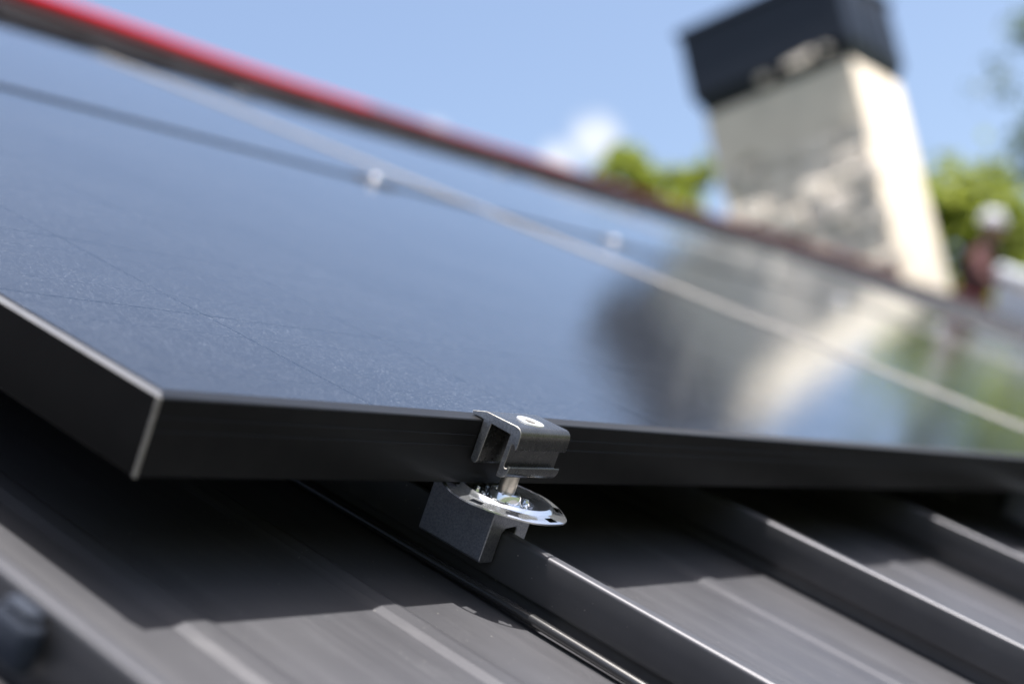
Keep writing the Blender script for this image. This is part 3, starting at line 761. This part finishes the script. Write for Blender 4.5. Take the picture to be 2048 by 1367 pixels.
    # helmet shell with brim
    hp = [(0.124, 0.005), (0.112, 0.010), (0.110, 0.030), (0.104, 0.065), (0.088, 0.100), (0.060, 0.124), (0.028, 0.134), (0.0005, 0.136)]
    hp = [(r * 0.92, z * 0.92) for r, z in hp]
    me = lathe('helmet', hp, 32, 50); me.materials.append(M['helmet'])
    for v in me.vertices:
        v.co.y *= 1.15
        if v.co.y < -0.11 and v.co.z < 0.02: v.co.y -= 0.030
    o = link('helmet', me, root); o.matrix_local = Matrix.Translation((0, -0.212, 1.615)) @ Matrix.Rotation(R(25), 4, 'X')
    # hands: palm and five fingers each
    for s in (1, -1):
        w = Vector((s * 0.22, -0.32, 0.95 if s > 0 else 0.94)); hv = [w, w + Vector((0, -0.045, -0.02)), w + Vector((0, -0.085, -0.040))]; he = [(0, 1), (1, 2)]; hr = [0.030, (0.040, 0.018), (0.040, 0.016)]
        for q, (dx, ln) in enumerate(((-0.030, 0.066), (-0.010, 0.076), (0.010, 0.072), (0.029, 0.056))):
            b = len(hv); hv += [w + Vector((dx, -0.092, -0.043)), w + Vector((dx * 1.1, -0.092 - ln * .5, -0.060)), w + Vector((dx * 1.1, -0.092 - ln * .75, -0.060 - ln * .55))]
            he += [(2, b), (b, b + 1), (b + 1, b + 2)]; hr += [0.010, 0.009, 0.008]
        b = len(hv); hv += [w + Vector((-s * 0.045, -0.050, -0.025)), w + Vector((-s * 0.062, -0.085, -0.045))]; he += [(1, b), (b, b + 1)]; hr += [0.012, 0.009]
        skin('hand', hv, he, hr, M['skin'], 0, 1)
person()

# ================================================================ TREES
def tree(name, base, h, crown_c, crown_r, n_clump, leaf, label, seed, per=90, lsize=0.13, group='trees beyond the roof'):
    r = random.Random(seed); base = Vector(base)
    root = empty(name, Matrix.Translation(base), label, 'tree', group)
    top = Vector((crown_c[0], crown_c[1], crown_c[2]))
    tr = [Vector((0, 0, -0.2)), Vector((top.x * .2, top.y * .2, h * .2)), Vector((top.x * .5, top.y * .5, h * .45)), Vector((top.x, top.y, h * .8))]
    link('trunk', tube('trunk', smooth_path(tr, 5), [0.022 * h * (1 - 0.8 * i / 15) for i in range(16)], 10), root, M['bark'])
    cl = []
    for i in range(n_clump):
        while True:
            p = Vector((r.uniform(-1, 1), r.uniform(-1, 1), r.uniform(-1, 1)))
            if 0.25 < p.length < 1: break
        cl.append(Vector((top.x + p.x * crown_r[0], top.y + p.y * crown_r[1], top.z + p.z * crown_r[2])))
    for c in cl[:10]:
        s = tr[2].lerp(tr[3], r.random()); mid = s.lerp(c, 0.5) + Vector((0, 0, -0.1 * h * r.random()))
        link('limb', tube('limb', smooth_path([s, mid, c], 4), [0.008 * h * (1 - 0.8 * i / 8) for i in range(9)], 6), root, M['bark'])
    v = []; f = []
    for c in cl:
        cr = r.uniform(0.5, 1.0) * 0.34 * min(crown_r)
        for q in range(per):
            d = Vector((r.gauss(0, .5), r.gauss(0, .5), r.gauss(0, .42))) * cr + c
            a = Vector((r.uniform(-1, 1), r.uniform(-1, 1), r.uniform(-.6, .6))).normalized() * lsize * r.uniform(.6, 1.3)
            b = a.cross(Vector((r.uniform(-1, 1), r.uniform(-1, 1), r.uniform(-1, 1)))).normalized() * a.length * 0.55
            k = len(v); v += [d - a, d + b, d + a, d - b]; f.append((k, k + 1, k + 2, k + 3))
    me = bpy.data.meshes.new('crown'); me.from_pydata([tuple(p) for p in v], [], f); me.update()
    link('crown', me, root, M[leaf])
CAMP = cam.matrix_world.translation
def place(az, el, dist):            # where a line of sight of given bearing and height ends
    return Vector((CAMP.x + dist * math.cos(R(az)) , CAMP.y + dist * math.sin(R(az)), CAMP.z + dist * math.tan(R(el))))
def tree_at(az, el_top, dist, rx, rz, leaf, label, seed, n, **kw):
    t = place(az, el_top, dist); h = t.z
    tree('leafy_tree', (t.x, t.y, 0), h, (0, 0, h - rz), (rx, rx, rz), n, leaf, label, seed, **kw)
tree_at(28.3, 19.9, 24, 0.9, 2.6, 'leaf_y', 'sunlit yellow green treetop left of the chimney, the taller of two', 11, 34)
tree_at(26.2, 18.0, 25, 1.1, 2.2, 'leaf_y', 'lower yellow green treetop against the left chimney edge', 12, 34)
tree_at(16.0, 16.6, 19, 1.5, 3.4, 'leaf_y', 'bright green tree behind the worker, right of the chimney', 13, 110)
tree_at(13.4, 16.2, 22, 1.7, 3.8, 'leaf_d', 'mid green tree at the right border behind the pale box', 14, 100)
tree_at(12.2, 20.5, 34, 1.7, 4.2, 'leaf_b', 'tall thin grey green tree at the upper right border', 15, 60, per=60)
tree_at(8.0, 17.0, 24, 2.2, 4.0, 'leaf_d', 'broad green tree mirrored in the far panels at the right', 16, 90)

tree_at(118.0, 22.0, 16, 2.6, 4.2, 'leaf_d', 'unseen green tree beyond the left end of the house, added to darken seam reflections', 21, 60, lsize=0.22)  # unseen trees, here and below, added to darken what the seam faces mirror
tree_at(150.0, 20.0, 15, 2.8, 4.0, 'leaf_d', 'unseen green tree left of the house, added to darken seam reflections', 22, 60, lsize=0.22)
tree_at(178.0, 21.0, 17, 2.8, 4.4, 'leaf_d', 'unseen green tree left of the eave, added to darken seam reflections', 23, 60, lsize=0.22)
